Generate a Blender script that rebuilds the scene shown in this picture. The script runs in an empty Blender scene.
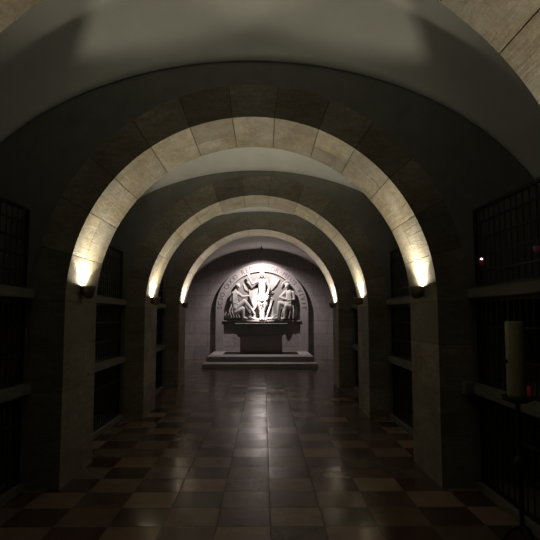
import bpy, bmesh, math, random
from mathutils import Vector, Matrix, noise
random.seed(7)
C = bpy.context.scene.collection
PI = math.pi

# ------------------------------------------------------------------ helpers
def obj(name, bm, m=None, parent=None, smooth=False, loc=None):
    me = bpy.data.meshes.new(name)
    bmesh.ops.recalc_face_normals(bm, faces=bm.faces)
    bm.to_mesh(me); bm.free()
    if smooth:
        for p in me.polygons: p.use_smooth = True
    o = bpy.data.objects.new(name, me); C.objects.link(o)
    if m: me.materials.append(m)
    if parent: o.parent = parent
    if loc: o.location = loc
    return o
def struct(name, bm, m, **k):
    o = obj(name, bm, m, **k); o['kind'] = 'structure'; return o
def thing(name, label, cat, loc=(0, 0, 0), rz=0, group=None):
    o = bpy.data.objects.new(name, None); C.objects.link(o)
    o.empty_display_size = .1
    o.location = loc; o.rotation_euler = (0, 0, rz)
    tag(o, label, cat, group); return o
def tag(o, label, cat, group=None):
    o['label'] = label; o['category'] = cat
    if group: o['group'] = group
    return o
def kids(o): return [c for c in bpy.data.objects if c.parent == o]
def copy_tree(o, parent=None, ch=None):
    c = o.copy(); C.objects.link(c)
    if parent: c.parent = parent
    for k in kids(o):
        if k is not c: copy_tree(k, c)
    return c
def box(bm, x0, x1, y0, y1, z0, z1):
    r = bmesh.ops.create_cube(bm, size=1)
    for v in r['verts']:
        v.co = Vector(((x0+x1)/2+v.co.x*(x1-x0), (y0+y1)/2+v.co.y*(y1-y0), (z0+z1)/2+v.co.z*(z1-z0)))
    return r['verts']
def bbox(x0, x1, y0, y1, z0, z1, bev=0.0):
    bm = bmesh.new(); box(bm, x0, x1, y0, y1, z0, z1)
    if bev: bmesh.ops.bevel(bm, geom=bm.edges[:], offset=bev, segments=2, affect='EDGES')
    return bm
def tube(bm, a, b, ra, rb=None, n=12, caps=True):
    rb = ra if rb is None else rb
    a, b = Vector(a), Vector(b); d = (b-a)
    q = d.to_track_quat('Z', 'Y')
    A = [bm.verts.new(a+q@Vector((ra*math.cos(2*PI*i/n), ra*math.sin(2*PI*i/n), 0))) for i in range(n)]
    B = [bm.verts.new(b+q@Vector((rb*math.cos(2*PI*i/n), rb*math.sin(2*PI*i/n), 0))) for i in range(n)]
    for i in range(n): bm.faces.new((A[i], A[(i+1) % n], B[(i+1) % n], B[i]))
    if caps: bm.faces.new(A[::-1]); bm.faces.new(B)
def lathe(bm, prof, n=24, a0=0, a1=2*PI, c=(0, 0)):
    full = abs(a1-a0-2*PI) < 1e-6
    m = n if full else n+1
    rings = []
    for r, z in prof:
        rings.append([bm.verts.new((c[0]+r*math.cos(a0+(a1-a0)*i/n), c[1]+r*math.sin(a0+(a1-a0)*i/n), z)) for i in range(m)])
    for k in range(len(prof)-1):
        for i in range(n):
            j = (i+1) % m
            bm.faces.new((rings[k][i], rings[k][j], rings[k+1][j], rings[k+1][i]))
    return rings

# ---------------------------------------------------------------- materials
def mat(name):
    m = bpy.data.materials.new(name); m.use_nodes = True
    n = m.node_tree.nodes; l = m.node_tree.links
    return m, n, l, n['Principled BSDF']
def ramp(n, l, src, stops):
    r = n.new('ShaderNodeValToRGB'); l.new(src, r.inputs[0])
    e = r.color_ramp.elements
    e[0].position, e[0].color = stops[0][0], (*stops[0][1], 1)
    e[1].position, e[1].color = stops[-1][0], (*stops[-1][1], 1)
    for p, c in stops[1:-1]:
        x = e.new(p); x.color = (*c, 1)
    return r.outputs[0]
def mixc(n, l, a, b, f, mode='MIX'):
    x = n.new('ShaderNodeMix'); x.data_type = 'RGBA'; x.blend_type = mode
    for s, v in ((x.inputs[0], f), (x.inputs[6], a), (x.inputs[7], b)):
        if hasattr(v, 'links'): l.new(v, s)
        elif isinstance(v, (int, float)): s.default_value = v
        else: s.default_value = (*v, 1)
    return x.outputs[2]
def noise_tex(n, l, scale, detail=4, rough=.55, vec=None):
    t = n.new('ShaderNodeTexNoise'); t.inputs['Scale'].default_value = scale
    t.inputs['Detail'].default_value = detail; t.inputs['Roughness'].default_value = rough
    if vec: l.new(vec, t.inputs['Vector'])
    return t.outputs[0]
def coords(n, l, scale=(1, 1, 1), rot=(0, 0, 0)):
    g = n.new('ShaderNodeNewGeometry'); m = n.new('ShaderNodeMapping')
    m.inputs['Scale'].default_value = scale; m.inputs['Rotation'].default_value = rot
    l.new(g.outputs['Position'], m.inputs['Vector']); return m.outputs[0]
def stone(name, c1, c2, tone=False, bump=.35, rough=.85, streak=1.0):
    m, n, l, b = mat(name)
    v = coords(n, l)
    a = noise_tex(n, l, 1.7, 6, .6, v)
    col = ramp(n, l, a, [(.3, c1), (.7, c2)])
    fine = noise_tex(n, l, 28, 5, .65, v)
    col = mixc(n, l, col, ramp(n, l, fine, [(.3, (.72, .72, .72)), (.7, (1.15, 1.15, 1.15))]), .7, 'MULTIPLY')
    if tone:
        st = noise_tex(n, l, 2.3, 3, .5, coords(n, l, (1, 1, 2.2), (0, .4, 0)))
        col = mixc(n, l, col, ramp(n, l, st, [(.42, (1, 1, 1)), (.60, (.84, .76, .63))]), .75, 'MULTIPLY')
        gr = noise_tex(n, l, 3, 5, .7, coords(n, l, (3, 2, 9), (.3, .6, .2)))
        col = mixc(n, l, col, ramp(n, l, gr, [(.35, (.74, .74, .74)), (.65, (1.15, 1.15, 1.15))]), .8, 'MULTIPLY')
        at = n.new('ShaderNodeAttribute'); at.attribute_name = 'Tone'
        col = mixc(n, l, col, at.outputs['Color'], 1.0, 'MULTIPLY')
    l.new(col, b.inputs['Base Color'])
    b.inputs['Roughness'].default_value = rough
    v2 = coords(n, l, (9, 3, 45), (.5, .3, .4))
    s = noise_tex(n, l, streak, 5, .7, v2)
    vo = n.new('ShaderNodeTexVoronoi'); vo.inputs['Scale'].default_value = 14; l.new(v, vo.inputs['Vector'])
    pit = ramp(n, l, vo.outputs['Distance'], [(.04, (0, 0, 0)), (.1, (1, 1, 1))])
    h = mixc(n, l, s, fine, .4)
    h = mixc(n, l, h, pit, .12, 'MULTIPLY')
    bp = n.new('ShaderNodeBump'); bp.inputs['Strength'].default_value = bump; bp.inputs['Distance'].default_value = .02
    l.new(h, bp.inputs['Height']); l.new(bp.outputs[0], b.inputs['Normal'])
    return m
def plain(name, c, rough=.6, metal=0, nz=.25, scale=20):
    m, n, l, b = mat(name)
    a = noise_tex(n, l, scale, 4, .6, coords(n, l))
    lo = tuple(x*(1-nz) for x in c); hi = tuple(min(1, x*(1+nz)) for x in c)
    l.new(ramp(n, l, a, [(.3, lo), (.7, hi)]), b.inputs['Base Color'])
    b.inputs['Roughness'].default_value = rough; b.inputs['Metallic'].default_value = metal
    return m
def emit(name, c, s):
    m, n, l, b = mat(name)
    b.inputs['Base Color'].default_value = (*c, 1); b.inputs['Emission Color'].default_value = (*c, 1)
    b.inputs['Emission Strength'].default_value = s
    return m
def ashlar(name, c1, c2, bw=.85, bh=.42, axis='xz'):
    m, n, l, b = mat(name)
    g = n.new('ShaderNodeNewGeometry'); s = n.new('ShaderNodeSeparateXYZ'); cb = n.new('ShaderNodeCombineXYZ')
    l.new(g.outputs['Position'], s.inputs[0])
    l.new(s.outputs['X' if axis[0] == 'x' else 'Y'], cb.inputs[0]); l.new(s.outputs['Z'], cb.inputs[1])
    br = n.new('ShaderNodeTexBrick'); l.new(cb.outputs[0], br.inputs['Vector'])
    br.inputs['Scale'].default_value = 1; br.inputs['Brick Width'].default_value = bw; br.inputs['Row Height'].default_value = bh
    br.inputs['Mortar Size'].default_value = .008; br.inputs['Mortar Smooth'].default_value = .3
    br.inputs['Color1'].default_value = (*c1, 1); br.inputs['Color2'].default_value = (*c2, 1)
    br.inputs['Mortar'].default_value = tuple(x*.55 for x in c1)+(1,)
    nz = noise_tex(n, l, 6, 6, .65, g.outputs['Position'])
    col = mixc(n, l, br.outputs['Color'], ramp(n, l, nz, [(.3, (.75, .75, .75)), (.7, (1.15, 1.15, 1.15))]), .8, 'MULTIPLY')
    l.new(col, b.inputs['Base Color']); b.inputs['Roughness'].default_value = .85
    bp = n.new('ShaderNodeBump'); bp.inputs['Strength'].default_value = .3; bp.inputs['Distance'].default_value = .01
    l.new(nz, bp.inputs['Height']); l.new(bp.outputs[0], b.inputs['Normal'])
    return m
def floor_mat():
    m, n, l, b = mat('marble tiles')
    g = n.new('ShaderNodeNewGeometry')
    mp = n.new('ShaderNodeMapping'); mp.vector_type = 'POINT'
    mp.inputs['Location'].default_value = (-.16/.4, -4.14/.395, 0)
    mp.inputs['Scale'].default_value = (1/.4, 1/.395, 0)
    l.new(g.outputs['Position'], mp.inputs['Vector'])
    fl = n.new('ShaderNodeVectorMath'); fl.operation = 'FLOOR'; l.new(mp.outputs[0], fl.inputs[0])
    fr = n.new('ShaderNodeVectorMath'); fr.operation = 'FRACTION'; l.new(mp.outputs[0], fr.inputs[0])
    wn = n.new('ShaderNodeTexWhiteNoise'); wn.noise_dimensions = '3D'; l.new(fl.outputs[0], wn.inputs['Vector'])
    s = n.new('ShaderNodeSeparateXYZ'); l.new(fl.outputs[0], s.inputs[0])
    def mth(op, a, bb=None):
        x = n.new('ShaderNodeMath'); x.operation = op
        for i, v in enumerate((a, bb)):
            if v is None: continue
            if hasattr(v, 'links'): l.new(v, x.inputs[i])
            else: x.inputs[i].default_value = v
        return x.outputs[0]
    chk = mth('GREATER_THAN', mth('FLOORED_MODULO', mth('ADD', s.outputs[0], s.outputs[1]), 2), .5)
    light = ramp(n, l, wn.outputs['Value'], [(0, (.24, .16, .12)), (.25, (.09, .068, .056)), (.5, (.27, .19, .14)), (.75, (.12, .10, .085)), (1, (.20, .145, .11))])
    dark = ramp(n, l, wn.outputs['Value'], [(0, (.075, .038, .03)), (.6, (.055, .036, .03)), (1, (.12, .075, .06))])
    col = mixc(n, l, light, dark, chk)
    vein = noise_tex(n, l, 5, 8, .7, g.outputs['Position'])
    col = mixc(n, l, col, ramp(n, l, vein, [(.3, (.65, .65, .65)), (.7, (1.2, 1.2, 1.2))]), .7, 'MULTIPLY')
    s2 = n.new('ShaderNodeSeparateXYZ'); l.new(fr.outputs[0], s2.inputs[0])
    ex = mth('MINIMUM', s2.outputs[0], mth('SUBTRACT', 1, s2.outputs[0]))
    ey = mth('MINIMUM', s2.outputs[1], mth('SUBTRACT', 1, s2.outputs[1]))
    e = mth('MINIMUM', ex, ey)
    joint = mth('LESS_THAN', e, .009)
    col = mixc(n, l, col, (.03, .025, .02), joint)
    l.new(col, b.inputs['Base Color'])
    rn = noise_tex(n, l, 7, 5, .6, g.outputs['Position'])
    rr = n.new('ShaderNodeMapRange'); l.new(rn, rr.inputs[0]); rr.inputs[3].default_value = .13; rr.inputs[4].default_value = .30
    l.new(mixc(n, l, rr.outputs[0], (.8, .8, .8), joint), b.inputs['Roughness'])
    b.inputs['Specular IOR Level'].default_value = .27
    # each tile lies a hair out of level, worn edges, slight waviness
    off = n.new('ShaderNodeVectorMath'); off.operation = 'SUBTRACT'; l.new(wn.outputs['Color'], off.inputs[0]); off.inputs[1].default_value = (.5, .5, .5)
    sc = n.new('ShaderNodeVectorMath'); sc.operation = 'MULTIPLY'; l.new(off.outputs[0], sc.inputs[0]); sc.inputs[1].default_value = (.035, .035, 0)
    wav = noise_tex(n, l, 3.2, 3, .5, g.outputs['Position'])
    h = mth('ADD', mth('MULTIPLY', mth('MINIMUM', e, .05), 4.0), mth('MULTIPLY', wav, 1.3))
    bp = n.new('ShaderNodeBump'); bp.inputs['Strength'].default_value = .35; bp.inputs['Distance'].default_value = .006
    l.new(h, bp.inputs['Height'])
    ad = n.new('ShaderNodeVectorMath'); ad.operation = 'ADD'; l.new(bp.outputs[0], ad.inputs[0]); l.new(sc.outputs[0], ad.inputs[1])
    nn = n.new('ShaderNodeVectorMath'); nn.operation = 'NORMALIZE'; l.new(ad.outputs[0], nn.inputs[0])
    l.new(nn.outputs[0], b.inputs['Normal'])
    return m

M = {
 'arch': stone('arch limestone', (.18, .165, .130), (.275, .256, .212), tone=True),
 'mortar': plain('mortar', (.085, .075, .06), .95),
 'plaster': plain('vault plaster', (.62, .63, .60), .9, nz=.06, scale=3),
 'plaster_end': plain('chapel plaster', (.66, .62, .60), .9, nz=.06, scale=3),
 'cross': plain('cross wall render', (.16, .16, .145), .92, nz=.12, scale=6),
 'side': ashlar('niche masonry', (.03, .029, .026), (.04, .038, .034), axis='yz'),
 'endwall': ashlar('chapel ashlar', (.33, .285, .275), (.38, .33, .315), .95, .46),
 'endside': ashlar('chapel side ashlar', (.33, .285, .275), (.38, .33, .315), .95, .46, 'yz'),
 'ledge': stone('shelf stone', (.11, .11, .095), (.15, .15, .13), bump=.2),
 'iron': plain('wrought iron', (.022, .022, .024), .5, .7),
 'bowl': plain('sconce metal', (.16, .15, .13), .45, .5),
 'copper': plain('brown sconce metal', (.20, .12, .09), .45, .5),
 'bulb': emit('lamp bulb', (1, .88, .62), 6),
 'altar': stone('altar stone', (.16, .17, .15), (.22, .23, .20), bump=.2),
 'altarbase': stone('altar base stone', (.22, .195, .185), (.28, .25, .235), bump=.3),
 'surround': stone('surround stone', (.34, .30, .285), (.42, .37, .35), bump=.2),
 'letter': plain('inscription grey', (.16, .145, .15), .8),
 'relief': stone('relief stone', (.44, .405, .375), (.56, .52, .48), bump=.15, rough=.7),
 'panel': stone('relief ground', (.26, .235, .22), (.33, .30, .28), bump=.3),
 'step': stone('step stone', (.30, .265, .25), (.38, .335, .315), bump=.15, rough=.6),
 'wax': plain('old wax', (.26, .24, .14), .5, nz=.08),
 'red': emit('red votive glass', (.20, .01, .02), .09),
 'flame': emit('votive flame', (1, .72, .68), 3.5),
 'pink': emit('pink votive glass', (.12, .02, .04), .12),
 'plate': plain('pale plate', (.55, .56, .55), .4),
 'floor': floor_mat(),
}

# ------------------------------------------------------------- dimensions
ZR = 1.018; R = 1.72; TH = .93; RING = .31; ZS = 1.688; NX = 3.0; PX = R+RING
ARCH = [1.65, 5.0, 8.35, 11.70]               # front faces
END = 19.5; CH = 2.85
CROWN = {0: 4.0, 1: 4.0, 2: 3.84, 3: 3.84, 4: 3.98}
BUMP = 1.0

# floor
bm = bmesh.new(); box(bm, -3.2, 3.2, -1.9, END+.2, -.15, 0); struct('floor', bm, M['floor'])

# vaults: an elliptical barrel along the aisle, raised by a cross vault in each bay
def vault(y0, y1, a, zs, zc, h, nx=72, ny=40):
    bm = bmesh.new(); g = []
    for j in range(ny+1):
        t = -math.cos(PI*j/ny)                        # denser near the walls
        row = []
        for i in range(nx+1):
            x = -a*math.cos(PI*i/nx)
            z = zs+(zc-zs)*math.sqrt(max(0, 1-(x/a)**2)) + h*max(0, 1-t*t)**.5
            row.append(bm.verts.new((x, (y0+y1)/2+t*(y1-y0)/2, z)))
        g.append(row)
    for j in range(ny):
        for i in range(nx):
            bm.faces.new((g[j][i], g[j][i+1], g[j+1][i+1], g[j+1][i]))
    return bm
bays = [(-1.7, ARCH[0], 0)] + [(ARCH[k]+TH, ARCH[k+1], k+1) for k in range(3)]
for y0, y1, k in bays:
    o = struct('ceiling', vault(y0, y1, NX, CROWN[k]-2.09, CROWN[k], BUMP), M['plaster'], smooth=True)
    s = o.modifiers.new('thick', 'SOLIDIFY'); s.thickness = .08; s.offset = 1
o = struct('ceiling', vault(ARCH[3]+TH, END, CH, 1.8, CROWN[4], 0, ny=6), M['plaster_end'], smooth=True)
s = o.modifiers.new('thick', 'SOLIDIFY'); s.thickness = .08; s.offset = 1

# side walls at the back of the niches, end walls
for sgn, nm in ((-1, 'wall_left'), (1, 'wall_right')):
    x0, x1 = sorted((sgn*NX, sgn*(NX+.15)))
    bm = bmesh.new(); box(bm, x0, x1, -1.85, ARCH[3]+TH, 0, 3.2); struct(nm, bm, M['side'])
    x0, x1 = sorted((sgn*CH, sgn*(CH+.15)))
    bm = bmesh.new(); box(bm, x0, x1, ARCH[3]+TH, END+.15, 0, 2.6); struct(nm, bm, M['endside'])
bm = bmesh.new(); box(bm, -3.15, 3.15, END, END+.15, 0, 4.3); struct('wall_end', bm, M['endwall'])
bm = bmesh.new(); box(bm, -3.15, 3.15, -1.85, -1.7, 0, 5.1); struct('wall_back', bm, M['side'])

# cross walls over and beside each arch
def cross_wall(y0, y1, zt):
    bm = bmesh.new(); n = 48
    P = [(-PX, 0), (-PX, ZS*.5)] + [(-PX*math.cos(PI*i/n), ZS+PX*ZR*math.sin(PI*i/n)) for i in range(n+1)] + [(PX, ZS*.5), (PX, 0)]
    Q = []
    for x, z in P:
        if z <= ZS: Q.append((math.copysign(NX+.05, x), z))
        else:
            a = math.atan2(z-ZS, x); c, s = math.cos(a), math.sin(a)
            t = min((NX+.05)/max(1e-6, abs(c)), (zt-ZS)/max(1e-6, s)); Q.append((t*c, ZS+t*s))
    V = [[bm.verts.new((x, y, z)) for x, z in L] for y in (y0, y1) for L in (P, Q)]
    for i in range(len(P)-1):
        bm.faces.new((V[0][i], V[0][i+1], V[1][i+1], V[1][i]))
        bm.faces.new((V[2][i], V[3][i], V[3][i+1], V[2][i+1]))
        bm.faces.new((V[0][i], V[2][i], V[2][i+1], V[0][i+1]))
        bm.faces.new((V[1][i], V[1][i+1], V[3][i+1], V[3][i]))
    # fill the two upper corners
    return bm
for y in ARCH:
    struct('wall_cross', cross_wall(y+.02, y+TH-.02, 4.25), M['cross'])

# ---------------------------------------------------------- stone arches
def tone_layer(bm): return bm.loops.layers.float_color.new('Tone')
def rtone():
    k = random.uniform(.74, 1.15)
    w = random.uniform(-.02, .03)
    return (k*(1+w), k, k*(1-w*1.6), 1)
def paint(bm, lay, faces, c):
    for f in faces:
        for lp in f.loops: lp[lay] = c
def voussoirs(y0):
    bm = bmesh.new(); lay = tone_layer(bm); n = 13; g = .0035
    bounds = [PI*k/n + (random.uniform(-.012, .012) if 0 < k < n else 0) for k in range(n+1)]
    for k in range(n):
        a0, a1 = bounds[k], bounds[k+1]
        splits = [(y0, y0+TH)]
        if k % 3 == 1: splits = [(y0, y0+TH*.55), (y0+TH*.55, y0+TH)]
        elif k % 4 == 3: splits = [(y0, y0+TH*.4), (y0+TH*.4, y0+TH)]
        for si, (ya, yb) in enumerate(splits):
            ya2 = ya+(g if si else 0); yb2 = yb-(g if si < len(splits)-1 else 0)
            S = []
            m = 6
            for i in range(m+1):
                a = a0+g/R+(a1-a0-2*g/R)*i/m
                S.append([bm.verts.new((r*math.cos(a), y, ZS+r*ZR*math.sin(a))) for r, y in ((R, ya2), (PX, ya2), (PX, yb2), (R, yb2))])
            fs = []
            for i in range(m):
                for q in range(4):
                    fs.append(bm.faces.new((S[i][q], S[i][(q+1) % 4], S[i+1][(q+1) % 4], S[i+1][q])))
            fs.append(bm.faces.new(S[0])); fs.append(bm.faces.new(S[m][::-1]))
            paint(bm, lay, fs, rtone())
    return bm
def ring_core(y0):
    bm = bmesh.new(); n = 60; S = []
    for i in range(n+1):
        a = PI*i/n
        S.append([bm.verts.new((r*math.cos(a), y, ZS+r*ZR*math.sin(a))) for r, y in ((R+.006, y0+.006), (PX-.004, y0+.006), (PX-.004, y0+TH-.006), (R+.006, y0+TH-.006))])
    for i in range(n):
        for q in range(4): bm.faces.new((S[i][q], S[i][(q+1) % 4], S[i+1][(q+1) % 4], S[i+1][q]))
    bm.faces.new(S[0]); bm.faces.new(S[n][::-1])
    return bm
def pier_bm(sgn, y0):
    bm = bmesh.new(); lay = tone_layer(bm); z = 0.0; hs = [.46, .40, .43, .398]; g = .003
    for k, h in enumerate(hs):
        before = set(bm.faces)
        x0, x1 = sorted((sgn*R, sgn*PX))
        if k % 2: parts = [(y0, y0+TH)]
        else: parts = [(y0, y0+TH*.6), (y0+TH*.6, y0+TH)]
        for (ya, yb) in parts:
            b4 = set(bm.faces)
            box(bm, x0, x1, ya+(g if ya > y0 else 0), yb-(g if yb < y0+TH else 0), z+(g if k else 0), z+h-g)
            paint(bm, lay, [f for f in bm.faces if f not in b4], rtone())
        z += h
    return bm
arch_labels = [
 'pale stone arch overhead closest to the camera, only its underside filling the top corners',
 'largest complete limestone arch, nearest whole arch spanning the aisle with wide lit underside',
 'middle limestone arch with shadowed grey front ring, nested inside the largest arch',
 'smallest and farthest limestone arch, framing the lit altar wall directly']
for y, lab in zip(ARCH, arch_labels):
    t = thing('stone_arch', lab, 'arch', (0, y, 0), group='stone arches across the aisle')
    c = obj('mortar_bed', ring_core(0), M['mortar'], t)
    obj('arch_ring', voussoirs(0), M['arch'], t)
    for s in (-1, 1):
        x0, x1 = sorted((s*(R+.006), s*(PX-.004)))
        p = obj('pier', pier_bm(s, 0), M['arch'], t)
        obj('pier_core', bbox(x0, x1, .006, TH-.006, .0, ZS), M['mortar'], p)

# ------------------------------------------------------------- stone shelves
for y0, y1, k in bays:
    for s in (-1, 1):
        for z0, z1 in ((.85, .94), (1.71, 1.80)):
            x0, x1 = sorted((s*2.0, s*NX))
            o = struct('trim_1', bbox(x0, x1, y0, y1, z0, z1, .008), M['ledge'])
            o.name = 'trim_1' if z0 < 1 else 'trim_2'
# plinth below the grilles
for y0, y1, k in bays:
    for s in (-1, 1):
        x0, x1 = sorted((s*2.03, s*NX))
        struct('trim_3', bbox(x0, x1, y0, y1, 0, .06), M['ledge'])

# --------------------------------------------------------------- iron grilles
def make_grille(L, z0, z1, rails, pitch, label, s):
    t = thing('iron_grille', label, 'grille')
    h = z1-z0
    b = bmesh.new()
    box(b, -.014, .014, -L/2, L/2, h-.03, h); box(b, -.014, .014, -L/2, L/2, 0, .03)
    box(b, -.014, .014, -L/2, -L/2+.03, .03, h-.03); box(b, -.014, .014, L/2-.03, L/2, .03, h-.03)
    obj('frame', b, M['iron'], t)
    n = int(L/pitch)
    proto = None
    for i in range(1, n):
        y = -L/2+L*i/n
        if proto is None:
            b = bmesh.new(); tube(b, (0, 0, .02), (0, 0, h-.02), .0075, n=6)
            proto = o = obj('bar', b, M['iron'], t)
        else:
            o = proto.copy(); C.objects.link(o)
        o.location = (0, y, 0)
    proto = None
    for zz in rails:
        if proto is None:
            b = bmesh.new(); box(b, -.010, .010, -L/2+.01, L/2-.01, -.008, .008)
            proto = o = obj('rail', b, M['iron'], t)
        else:
            o = proto.copy(); C.objects.link(o)
        o.location = (0, 0, zz)
    return t
L0 = ARCH[1]-ARCH[0]-TH
levels = [('top', 1.80, 2.54, [.15, .30, .45, .60], .105), ('middle', .94, 1.71, [.26, .52], .105), ('bottom', .06, .85, [.26, .53], .105)]
desc = {'top': 'iron grille standing on the upper stone shelf', 'middle': 'iron grille between the two stone shelves', 'bottom': 'iron grille below the lower stone shelf'}
bayname = {1: 'just before the largest arch', 2: 'seen through the largest arch', 3: 'just before the smallest arch'}
for lv, z0, z1, rails, pitch in levels:
    first = None
    for y0, y1, k in bays[1:]:
        for s in (-1, 1):
            lab = f"{'left' if s < 0 else 'right'} {desc[lv]}, {bayname[k]}"
            if first is None: first = t = make_grille(L0, z0, z1, rails, pitch, lab, s)
            else:
                t = copy_tree(first)
            t['label'] = lab; t['group'] = 'iron grilles along the niches'
            t.location = (s*2.09, (y0+y1)/2, z0)

# ------------------------------------------------------------------ sconces
def make_sconce(m):
    t = thing('wall_sconce', '', 'wall lamp')
    b = bmesh.new()
    prof = [(.016, -.125), (.032, -.12), (.051, -.098), (.066, -.06), (.074, -.015), (.076, 0), (.069, 0), (.063, -.03), (.05, -.07), (.03, -.095), (.0005, -.10)]
    lathe(b, prof, 28); obj('bowl', b, m, t, smooth=True, loc=(.076, 0, 0))
    obj('bracket', bbox(0, .05, -.035, .035, -.10, -.02, .006), m, t)
    b = bmesh.new(); lathe(b, [(.0005, -.10), (.018, -.095), (.03, -.07), (.03, -.05), (.018, -.035), (.0005, -.03)], 16)
    obj('bulb', b, M['bulb'], t, smooth=True, loc=(.076, 0, 0))
    return t
SC = []
pw = [72, 74, 74, 104]
for i, y in enumerate(ARCH):
    for s in (-1, 1):
        t = make_sconce(M['bowl'] if i < 2 else M['copper'])
        t.location = (s*R, y+TH*.46, 1.85); t.rotation_euler = (0, 0, 0 if s < 0 else PI)
        side = 'left' if s < 0 else 'right'
        t['label'] = [f'dark bowl uplight on the {side} jamb of the arch at the camera, out of frame',
                      f'large dark half-round uplight on the {side} jamb of the largest arch',
                      f'small brownish uplight on the {side} jamb of the middle arch',
                      f'tiny uplight on the {side} jamb of the farthest arch near the altar'][i]
        t['group'] = 'uplights on the arch jambs'
        col = (1, .89, .67) if i < 3 else (1, .88, .76)
        ld = bpy.data.lights.new('uplight', 'SPOT'); ld.energy = pw[i]; ld.color = col
        ld.spot_size = math.radians(127 if i else 110); ld.spot_blend = .25 if i else .14; ld.shadow_soft_size = .02
        lo = bpy.data.objects.new('uplight', ld); C.objects.link(lo); lo.parent = t
        lo.location = (.055 if i else .085, 0, .0); lo.rotation_euler = (0, PI, 0)
        ld = bpy.data.lights.new('glow', 'AREA'); ld.shape = 'DISK'; ld.size = .12; ld.energy = pw[i]*(.16 if i else .02); ld.color = col
        lo = bpy.data.objects.new('glow', ld); C.objects.link(lo); lo.parent = t
        lo.location = (.072, 0, -.004); lo.rotation_euler = (0, PI, 0)

# ------------------------------------------------------------------ chapel
t = thing('altar_platform', 'low two-step stone platform on the floor in front of the altar wall', 'steps', (0, 16, 0))
obj('step', bbox(-1.70, 1.70, 0, 3.49, 0, .15, .012), M['step'], t)
obj('step', bbox(-1.66, 1.66,   .75, 3.49, .15, .30, .012), M['step'], t)

# altar
t = thing('altar', 'grey stone altar table with thick slab top on a block base', 'altar', (.02, 17.95, .30))
b = bmesh.new(); vs = box(b, -.90, .90, 0, 1.1, .63, 1.0)
for v in vs:
    if v.co.z < .7: v.co.x *= .93; v.co.y = .55+(v.co.y-.55)*.9
bmesh.ops.bevel(b, geom=b.edges[:], offset=.012, segments=2, affect='EDGES')
obj('mensa', b, M['altar'], t)
obj('base', bbox(-.70, .70, .12, .95, 0, .64, .01), M['altarbase'], t)

# surround ring with inscription
RI, RO, RZ = 1.375, 1.655, 1.775
t = thing('relief_surround', 'round-headed stone band with carved inscription around the sculpted relief', 'stone frame', (.04, END-.004, .30))
b = bmesh.new(); n = 64; S = []
pts = [(1, 0.0)] + [(1, z) for z in (.5, 1.0)] 
path = [(RI, RO, None, 0.0)]
prof = []
for z in (0, .74, RZ-.30): prof.append(((RI, z), (RO, z)))
for i in range(1, n): 
    a = PI*i/n
    prof.append(((RI*math.cos(a), RZ-.3+RI*math.sin(a)), (RO*math.cos(a), RZ-.3+RO*math.sin(a))))
for z in (RZ-.30, .74, 0): prof.append(((-RI, z), (-RO, z)))
for (xi, zi), (xo, zo) in prof:
    S.append([b.verts.new(c) for c in ((xi, 0, zi), (xi, -.11, zi), (xo, -.11, zo), (xo, 0, zo))])
for i in range(len(S)-1):
    for q in range(4): b.faces.new((S[i][q], S[i][(q+1) % 4], S[i+1][(q+1) % 4], S[i+1][q]))
b.faces.new(S[0]); b.faces.new(S[-1][::-1])
obj('band', b, M['surround'], t)
# inscription
txt = 'SCIO·QUOD·REDEMPTOR·MEUS·VIVIT'
def letter_mesh(ch):
    cu = bpy.data.curves.new('l', 'FONT'); cu.body = ch; cu.size = .235; cu.extrude = .006; cu.align_x = 'CENTER'; cu.offset = 0
    o = bpy.data.objects.new('l', cu); C.objects.link(o)
    bpy.context.view_layer.update()
    me = bpy.data.meshes.new_from_object(o.evaluated_get(bpy.context.evaluated_depsgraph_get()))
    bpy.data.objects.remove(o); return me
b = bmesh.new()
N = len(txt); RM = RI+.055
for k, ch in enumerate(txt):
    a = PI*(1-(k+.5)/N)*1.0
    me = letter_mesh(ch)
    tmp = bmesh.new(); tmp.from_mesh(me)
    rot = a-PI/2
    for v in tmp.verts:
        x, z, y = v.co.x*.92, v.co.y, v.co.z
        X = x*math.cos(rot)-(z+RM)*math.sin(rot); Z = x*math.sin(rot)+(z+RM)*math.cos(rot)
        v.co = Vector((X, -.112-y, Z+RZ-.30))
    m2 = bpy.data.meshes.new('tmp'); tmp.to_mesh(m2); tmp.free(); b.from_mesh(m2)
    bpy.data.meshes.remove(m2); bpy.data.meshes.remove(me)
o = obj('inscription', b, M['letter'], t); o['label'] = 'raised capital letters running round the band'

# the relief
def limb(bm, pts, sq=1.0):
    """chain of overlapping tapered capsules: pts = (x, depth, z, r)"""
    for (a, bb) in zip(pts[:-1], pts[1:]):
        tube(bm, a[:3], bb[:3], a[3], bb[3], 14)
    for p in pts:
        r = bmesh.ops.create_uvsphere(bm, u_segments=14, v_segments=10, radius=p[3])
        for v in r['verts']: v.co += Vector(p[:3])
def face(bm, c, k=1, look=0, hair=True):
    x, y, z = c
    limb(bm, [(x+look*.02, y-.075, z+.03, .012), (x+look*.035, y-.105, z-.012, .019)])             # nose
    limb(bm, [(x-.045, y-.062, z+.04, .013), (x, y-.078, z+.045, .013), (x+.045, y-.062, z+.04, .013)])   # brow
    limb(bm, [(x-.018+look*.02, y-.082, z-.05, .010), (x+.018+look*.02, y-.082, z-.05, .010)])      # mouth
    limb(bm, [(x, y-.06, z-.085, .03), (x, y-.045, z-.115, .022)])                                    # beard
    if hair:
        for q in (-1, 1): limb(bm, [(x+q*.03, y, z+.10, .03), (x+q*.075, y, z+.03, .028), (x+q*.08, y+.01, z-.06, .026), (x+q*.09, y+.02, z-.12, .018)])
def P(px, py, d, r):     # relief plan: grid read in units of a 36 mm square, origin at the sill centre
    return ((px-262.0)*.0359, -d, 1.41-.30+(320-py)*.0359, r)
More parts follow.
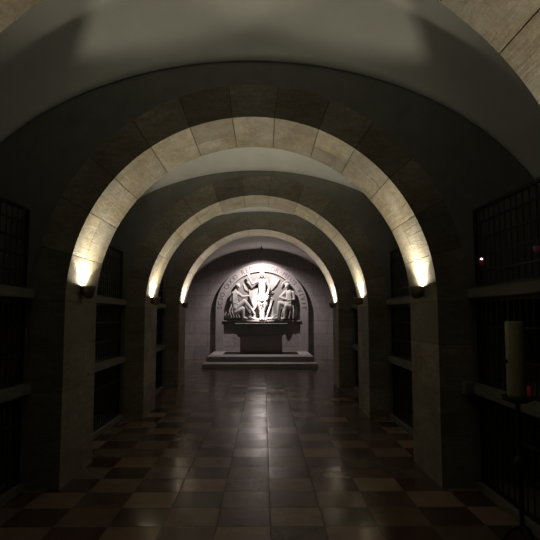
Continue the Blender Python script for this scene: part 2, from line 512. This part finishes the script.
def blob(bm, c, s, rot=0):
    r = bmesh.ops.create_uvsphere(bm, u_segments=20, v_segments=14, radius=1)
    for v in r['verts']:
        x, y, z = v.co.x*s[0], v.co.y*s[1], v.co.z*s[2]
        X = x*math.cos(rot)-z*math.sin(rot); Z = x*math.sin(rot)+z*math.cos(rot)
        v.co = Vector((c[0]+X, c[1]+y, c[2]+Z))
def carved(name, bm, parent, vox=.014, it=3):
    o = obj(name, bm, M['relief'], parent, smooth=True)
    m = o.modifiers.new('fuse', 'REMESH'); m.mode = 'VOXEL'; m.voxel_size = vox; m.use_smooth_shade = True
    s = o.modifiers.new('soft', 'SMOOTH'); s.factor = .5; s.iterations = it
    return o
t = thing('tympanum_relief', 'pale carved stone relief of a brightly lit standing figure between two seated figures', 'sculpture', (.04, END-.004, .30))
b = bmesh.new()
vs0 = []
n = 40; A = [(RI, 1.11)]+[(RI*math.cos(PI*i/n), RZ-.3+RI*math.sin(PI*i/n)) for i in range(n+1)]+[(-RI, 1.11)]
f = [b.verts.new((x*.998, -.035, z)) for x, z in A]; g2 = [b.verts.new((x*.998, 0, z)) for x, z in A]
b.faces.new(f); b.faces.new(g2[::-1])
for i in range(len(A)): b.faces.new((f[i], f[(i+1) % len(A)], g2[(i+1) % len(A)], g2[i]))
obj('ground_panel', b, M['panel'], t)
obj('sill', bbox(-1.40, 1.40, -.15, 0, 1.05, 1.11, .012), M['surround'], t)
# bracket-like lump under the standing figure
b = bmesh.new(); lathe(b, [(.001, .93), (.10, .96), (.16, 1.0), (.17, 1.02)], 20, 0, 2*PI, (0, -.15)); obj('console', b, M['surround'], t, smooth=True)

# standing central figure
b = bmesh.new(); D = .20
blob(b, P(262, 275.0, D+.03, 0)[:3], (.070, .08, .112)); face(b, P(262, 275.0, D+.03, 0)[:3])
limb(b, [P(262, 277.5, D, .045), P(262, 280, D, .05)])
limb(b, [P(262, 283.5, D, .13), P(262, 288, D, .125), P(262, 293, D, .115), P(262, 298, D, .135)])
limb(b, [P(257.8, 281.8, D, .075), P(262, 281.3, D, .085), P(266.2, 281.8, D, .075)])
limb(b, [P(257.5, 282, D, .062), P(252.5, 284.5, D+.02, .048), P(248.6, 277.5, D+.03, .034)])      # raised arm
limb(b, [P(266.6, 282, D, .062), P(269.4, 288, D+.02, .048), P(267.5, 294, D+.06, .038)])
for k in range(5):
    limb(b, [P(248.6, 277.8, D+.03, .018), P(247.2+.75*k, 274.6-(.9 if 0 < k < 4 else 0), D+.03, .010)])
    limb(b, [P(267.5, 294, D+.06, .016), P(266.2+.6*k, 296.6, D+.06, .010)])
limb(b, [P(260, 298, D, .10), P(259.3, 305, D+.01, .09), P(260.6, 312, D, .062), P(261, 318.5, D, .05), P(260.4, 319.6, D+.07, .035)])
limb(b, [P(264.3, 298, D, .10), P(265.0, 305, D+.01, .085), P(263.3, 312, D, .060), P(263.2, 318.5, D, .048), P(263.8, 319.6, D+.07, .035)])
cf = carved('standing_figure', b, t); cf['label'] = 'bright upright figure with raised arm'
# drapery of the central figure: mantle swept down behind the shoulders, loin cloth, folds
b = bmesh.new(); D2 = .10
for k in range(5):
    limb(b, [P(257.5-k*2.0, 288+k*.4-.0, D2-.01, .03), P(256-k*1.5, 295+k*.6, D2+.03, .036), P(256.8-k*.9, 301+k*1.0, D2+.04, .034), P(258-k*1.0, 306+k*1.0, D2, .02)])
for k in range(4):
    limb(b, [P(268+k*.7, 290+k, D2-.04, .03), P(269.8+k*1.0, 296+k*1.4, D2-.02, .03), P(268+k*.8, 303+k, D2-.02, .024)])
for k in range(5):
    limb(b, [P(258.6+k*1.7, 300.5, .29, .020), P(258.2+k*1.85, 304, .295, .024), P(258.0+k*1.95, 308.5-abs(k-2)*.8, .27, .020)])
limb(b, [P(258, 299.5, .27, .04), P(262, 301.0, .31, .04), P(266.5, 299.5, .27, .04)])
limb(b, [P(266.0, 300, .22, .03), P(270, 298.0, .12, .022), P(273.5, 299, .08, .02)])
limb(b, [P(266.0, 296, .18, .03), P(270.5, 293.0, .10, .022), P(273.8, 291.5, .08, .016)])
carved('drapery', b, t)
# long narrow folds of cloth falling to the sill
b = bmesh.new()
limb(b, [P(270.8, 305, .10, .03), P(267.8, 313, .14, .045), P(265.8, 320, .12, .05)])
limb(b, [P(256.4, 306, .10, .03), P(252, 312, .12, .035), P(249.5, 317.5, .10, .04)])
limb(b, [P(250, 317, .10, .035), P(255, 319, .10, .04), P(259, 319.4, .12, .04)])
limb(b, [P(266, 319, .12, .05), P(272, 318.6, .10, .045), P(276, 315, .10, .035)])
carved('falling_cloth', b, t)
# fans of rays either side of the head
for sg in (-1, 1):
    b = bmesh.new()
    for k in range(4):
        if sg > 0: limb(b, [P(268.3+k*.5, 292, .05, .035), P(271.2+k*1.55, 283+k*.6, .06, .045), P(272.6+k*2.2, 276.2+k*1.1, .05, .035)])
        else: limb(b, [P(253.5-k*.4, 294, .05, .02), P(250.5-k*1.7, 288.5+k*.4, .05, .032), P(249.0-k*1.9, 282.0+k*.8, .04, .028)])
    carved('ray_fan', b, t, .014, 2)
# seated soldiers
def soldier(mir):
    b = bmesh.new()
    def Q(px, py, d, r):
        if mir: px = 524-px
        return P(px, py, d, r)
    d = .13
    if not mir:      # left: leaning forward, arm stretched to the middle, knee drawn up
        blob(b, Q(238.3, 287.0, d+.02, 0)[:3], (.075, .08, .095), -.3); face(b, Q(238.3, 287.0, d+.02, 0)[:3], look=1, hair=False)
        blob(b, Q(237.6, 285.2, d, 0)[:3], (.095, .09, .06), .3)
        limb(b, [Q(236.5, 290, d, .06), Q(235, 294.5, d, .125), Q(234.2, 301, d, .135), Q(235.5, 308, d, .15)])
        limb(b, [Q(237, 293, d+.05, .07), Q(242.5, 297.0, d+.07, .052), Q(249, 296.0, d+.03, .036)])
        limb(b, [Q(233, 293.5, d+.02, .06), Q(231, 301, d+.04, .05), Q(237, 304, d+.07, .04)])
        limb(b, [Q(236, 309, d+.03, .11), Q(244.5, 301.5, d+.06, .085), Q(251.5, 309.5, d+.04, .055), Q(254.3, 314, d, .04)])
        limb(b, [Q(236, 312, d+.03, .10), Q(243, 309.0, d+.08, .08), Q(243.5, 317.6, d+.05, .05), Q(247, 318.6, d+.07, .038)])
        for k in range(4):
            limb(b, [Q(231.8+k*2.3, 305, d+.09, .026), Q(229.5+k*2.6, 311.5, d+.10, .03), Q(232+k*2.6, 317.8, d+.05, .026)])
    else:            # right: sitting upright, helmeted, arms folded over the lap
        blob(b, Q(237.0, 286.8, d+.02, 0)[:3], (.075, .08, .095), .1); face(b, Q(237.0, 286.8, d+.02, 0)[:3], look=-1, hair=False)
        blob(b, Q(236.8, 284.6, d, 0)[:3], (.105, .10, .06), -.1)
        limb(b, [Q(236.5, 290, d, .06), Q(235.0, 293.8, d, .14), Q(235.2, 301, d, .13), Q(236.5, 305, d, .15)])
        limb(b, [Q(239, 292.6, d+.03, .07), Q(243.8, 297.5, d+.06, .055), Q(238, 299.6, d+.12, .045)])
        limb(b, [Q(231.2, 292.8, d+.02, .065), Q(229.8, 299.5, d+.05, .05), Q(236, 300.5, d+.12, .042)])
        limb(b, [Q(236.5, 305, d+.05, .11), Q(244.5, 303.3, d+.09, .082), Q(246.0, 311.5, d+.07, .058), Q(246.6, 318, d+.05, .045), Q(250, 318.9, d+.08, .036)])
        limb(b, [Q(234.5, 306.5, d+.05, .11), Q(238, 305.8, d+.11, .085), Q(239.4, 312.5, d+.08, .058), Q(239.6, 318, d+.06, .045), Q(242, 319, d+.09, .036)])
        for k in range(4):
            limb(b, [Q(231+k*3, 306, d+.07, .024), Q(230.5+k*3.6, 312, d+.09, .028), Q(231+k*4.0, 318.6, d+.05, .024)])
    for k in range(4):
        limb(b, [Q(233.4+k*1.25, 292.5, d+.11, .012), Q(233.2+k*1.3, 298, d+.125, .014), Q(233.6+k*1.4, 304.5, d+.13, .014)])
    limb(b, [Q(232.2, 302.2, d+.09, .02), Q(235.2, 303.0, d+.135, .022), Q(238.6, 302.0, d+.09, .02)])
    return b
o = carved('seated_figure', soldier(False), t); o['label'] = 'crouching figure on the left reaching to the middle'
o = carved('seated_figure', soldier(True), t); o['label'] = 'upright seated figure on the right with helmet'
# helmet crest and shields
b = bmesh.new()
limb(b, [P(283, 283.8, .10, .02), P(286, 281.2, .12, .028), P(290, 281.8, .10, .02)])
limb(b, [P(281.0, 287, .09, .02), P(283, 283.2, .10, .03)])
carved('helmet_crest', b, t)
for cx, cy, rx, rz_, rot in ((229.8, 315.0, .17, .13, .3), (293.2, 309.5, .12, .30, .15)):
    b = bmesh.new(); c = P(cx, cy, .10, 0)
    blob(b, c[:3], (rx, .05, rz_), rot); blob(b, (c[0], c[1]-.03, c[2]), (rx*.35, .05, rz_*.35), rot)
    m = 20
    limb(b, [(c[0]+rx*math.cos(2*PI*i/m)*math.cos(rot)-rz_*math.sin(2*PI*i/m)*math.sin(rot), c[1], c[2]+rx*math.cos(2*PI*i/m)*math.sin(rot)+rz_*math.sin(2*PI*i/m)*math.cos(rot), .02) for i in range(m+1)])
    carved('shield', b, t, .014, 1)

# chapel spotlight
t = thing('ceiling_spotlight', 'tiny dark spotlight hanging from the vault above the carved relief', 'spotlight', (.03, 18.45, 3.87))
b = bmesh.new(); tube(b, (0, 0, .0), (0, 0, .12), .008); obj('stem', b, M['iron'], t)
q = Vector((0, .85, -1.80)).normalized()
b = bmesh.new(); tube(b, -q*.04, q*.045, .026, .034, 16, caps=False); tube(b, -q*.04, -q*.032, .026, .026, 16); obj('housing', b, M['iron'], t)
ld = bpy.data.lights.new('spot', 'SPOT'); ld.energy = 2400; ld.color = (1, .93, .94); ld.spot_size = math.radians(23); ld.spot_blend = 1; ld.shadow_soft_size = .02
lo = bpy.data.objects.new('spot_core', ld); C.objects.link(lo); lo.parent = t; lo.location = q*.05
lo.rotation_euler = q.to_track_quat('-Z', 'Y').to_euler()
for nm, en, deg, bl, rot in (('spot_spill', 170, 104, .5, q.to_track_quat('-Z', 'Y').to_euler()), ('spot_flood', 150, 140, .6, (math.radians(5), 0, 0))):
    ld = bpy.data.lights.new('spot', 'SPOT'); ld.energy = en; ld.color = (1, .915, .915); ld.spot_size = math.radians(deg); ld.spot_blend = bl; ld.shadow_soft_size = .02
    lo = bpy.data.objects.new(nm, ld); C.objects.link(lo); lo.parent = t; lo.location = q*.055
    lo.rotation_euler = rot

# ------------------------------------------------------------- foreground right
t = thing('standing_candle', 'thick unlit pale wax candle on a dark iron stand before the right grille', 'candle', (1.78, 3.6, 0))
b = bmesh.new(); lathe(b, [(.0005, 1.02), (.058, 1.02), (.060, 1.03), (.060, 1.505), (.056, 1.515), (.03, 1.508), (.0005, 1.505)], 28); obj('wax', b, M['wax'], t, smooth=True)
b = bmesh.new(); tube(b, (0, 0, 1.50), (.002, 0, 1.525), .003, n=6); obj('wick', b, M['iron'], t)
b = bmesh.new(); lathe(b, [(.0005, .98), (.05, .98), (.095, 1.0), (.10, 1.025), (.092, 1.025), (.085, 1.015), (.0005, 1.012)], 28); obj('drip_dish', b, M['iron'], t, smooth=True)
b = bmesh.new(); tube(b, (0, 0, .16), (0, 0, .99), .016, n=14); obj('pole', b, M['iron'], t)
b = bmesh.new(); lathe(b, [(.016, .52), (.035, .55), (.04, .58), (.035, .61), (.016, .64)], 18); obj('knop', b, M['iron'], t, smooth=True)
for k in range(3):
    a = 2*PI*k/3+.5; c, s = math.cos(a), math.sin(a)
    b = bmesh.new()
    pts = [(0, 0, .20), (.06*c, .06*s, .17), (.13*c, .13*s, .07), (.18*c, .18*s, .013)]
    for i in range(3): tube(b, pts[i], pts[i+1], .012, .011, 10)
    obj('foot', b, M['iron'], t)
b = bmesh.new(); tube(b, (-.075, 0, 1.25), (-.055, 0, 1.25), .012, n=10); obj('wax_nail', b, M['iron'], t)

t = thing('votive_candle', 'small red glass votive light on the lower right shelf behind the candle', 'votive light', (2.032, 3.97, .94))
b = bmesh.new(); lathe(b, [(.0005, 0), (.016, 0), (.019, .03), (.021, .10), (.018, .10), (.017, .03), (.0005, .012)], 20); obj('glass', b, M['red'], t, smooth=True)
b = bmesh.new(); lathe(b, [(.0005, .075), (.003, .079), (.004, .084), (.0005, .090)], 10); obj('flame', b, M['flame'], t, smooth=True)
def hanging(y, lab, mg, fl):
    t = thing('hanging_votive_lamp', lab, 'votive light', (2.03, y, 2.02), group='votive lamps hung on the upper right grille')
    b = bmesh.new(); lathe(b, [(.0005, -.02), (.012, -.018), (.021, -.004), (.024, .022), (.021, .022), (.018, -.002), (.0005, -.012)], 18); obj('glass', b, mg, t, smooth=True)
    if fl:
        b = bmesh.new(); lathe(b, [(.0005, .014), (.009, .022), (.012, .030), (.0005, .044)], 10); obj('flame', b, M['flame'], t, smooth=True)
    b = bmesh.new()
    for k in range(3):
        a = 2*PI*k/3; tube(b, (.023*math.cos(a), .023*math.sin(a), .022), (0, 0, .19), .0018, n=5)
    obj('chain', b, M['iron'], t)
    b = bmesh.new(); tube(b, (0, 0, .19), (0, 0, .215), .004, n=6); tube(b, (0, 0, .213), (.062, 0, .213), .004, n=6); obj('hook', b, M['iron'], t)
hanging(4.72, 'burning votive lamp on the upper right grille close to the largest arch', M['red'], True)
hanging(3.76, 'dim pink votive lamp on the upper right grille at the picture edge', M['pink'], False)
o = obj('stone_corbel', bbox(1.92, 2.06, 4.90, 5.0, .84, .95, .006), M['ledge']); tag(o, 'small pale stone block on the right pier front at shelf height', 'stone block')
o = obj('name_plate', bbox(2.062, 2.076, 3.83, 3.90, .49, .56, .002), M['plate']); tag(o, 'small pale plate fixed low on the bottom right grille', 'plate')

# ------------------------------------------------------------------ camera
cd = bpy.data.cameras.new('camera'); cam = bpy.data.objects.new('camera', cd); C.objects.link(cam)
cd.sensor_width = 36; cd.lens = 36; cd.clip_start = .05
cam.location = (.11, 0, 1.55); cam.rotation_euler = (math.radians(90+4.87), 0, math.radians(-.64))
S_ = bpy.context.scene; S_.camera = cam
w = bpy.data.worlds.new('world'); S_.world = w; w.use_nodes = True
w.node_tree.nodes['Background'].inputs[0].default_value = (0, 0, 0, 1)
S_.view_settings.view_transform = 'Standard'; S_.view_settings.look = 'None'; S_.view_settings.gamma = 1; S_.view_settings.exposure = 0
S_.cycles.use_denoising = True; S_.cycles.max_bounces = 10; S_.cycles.diffuse_bounces = 1
S_.cycles.sample_clamp_indirect = 3
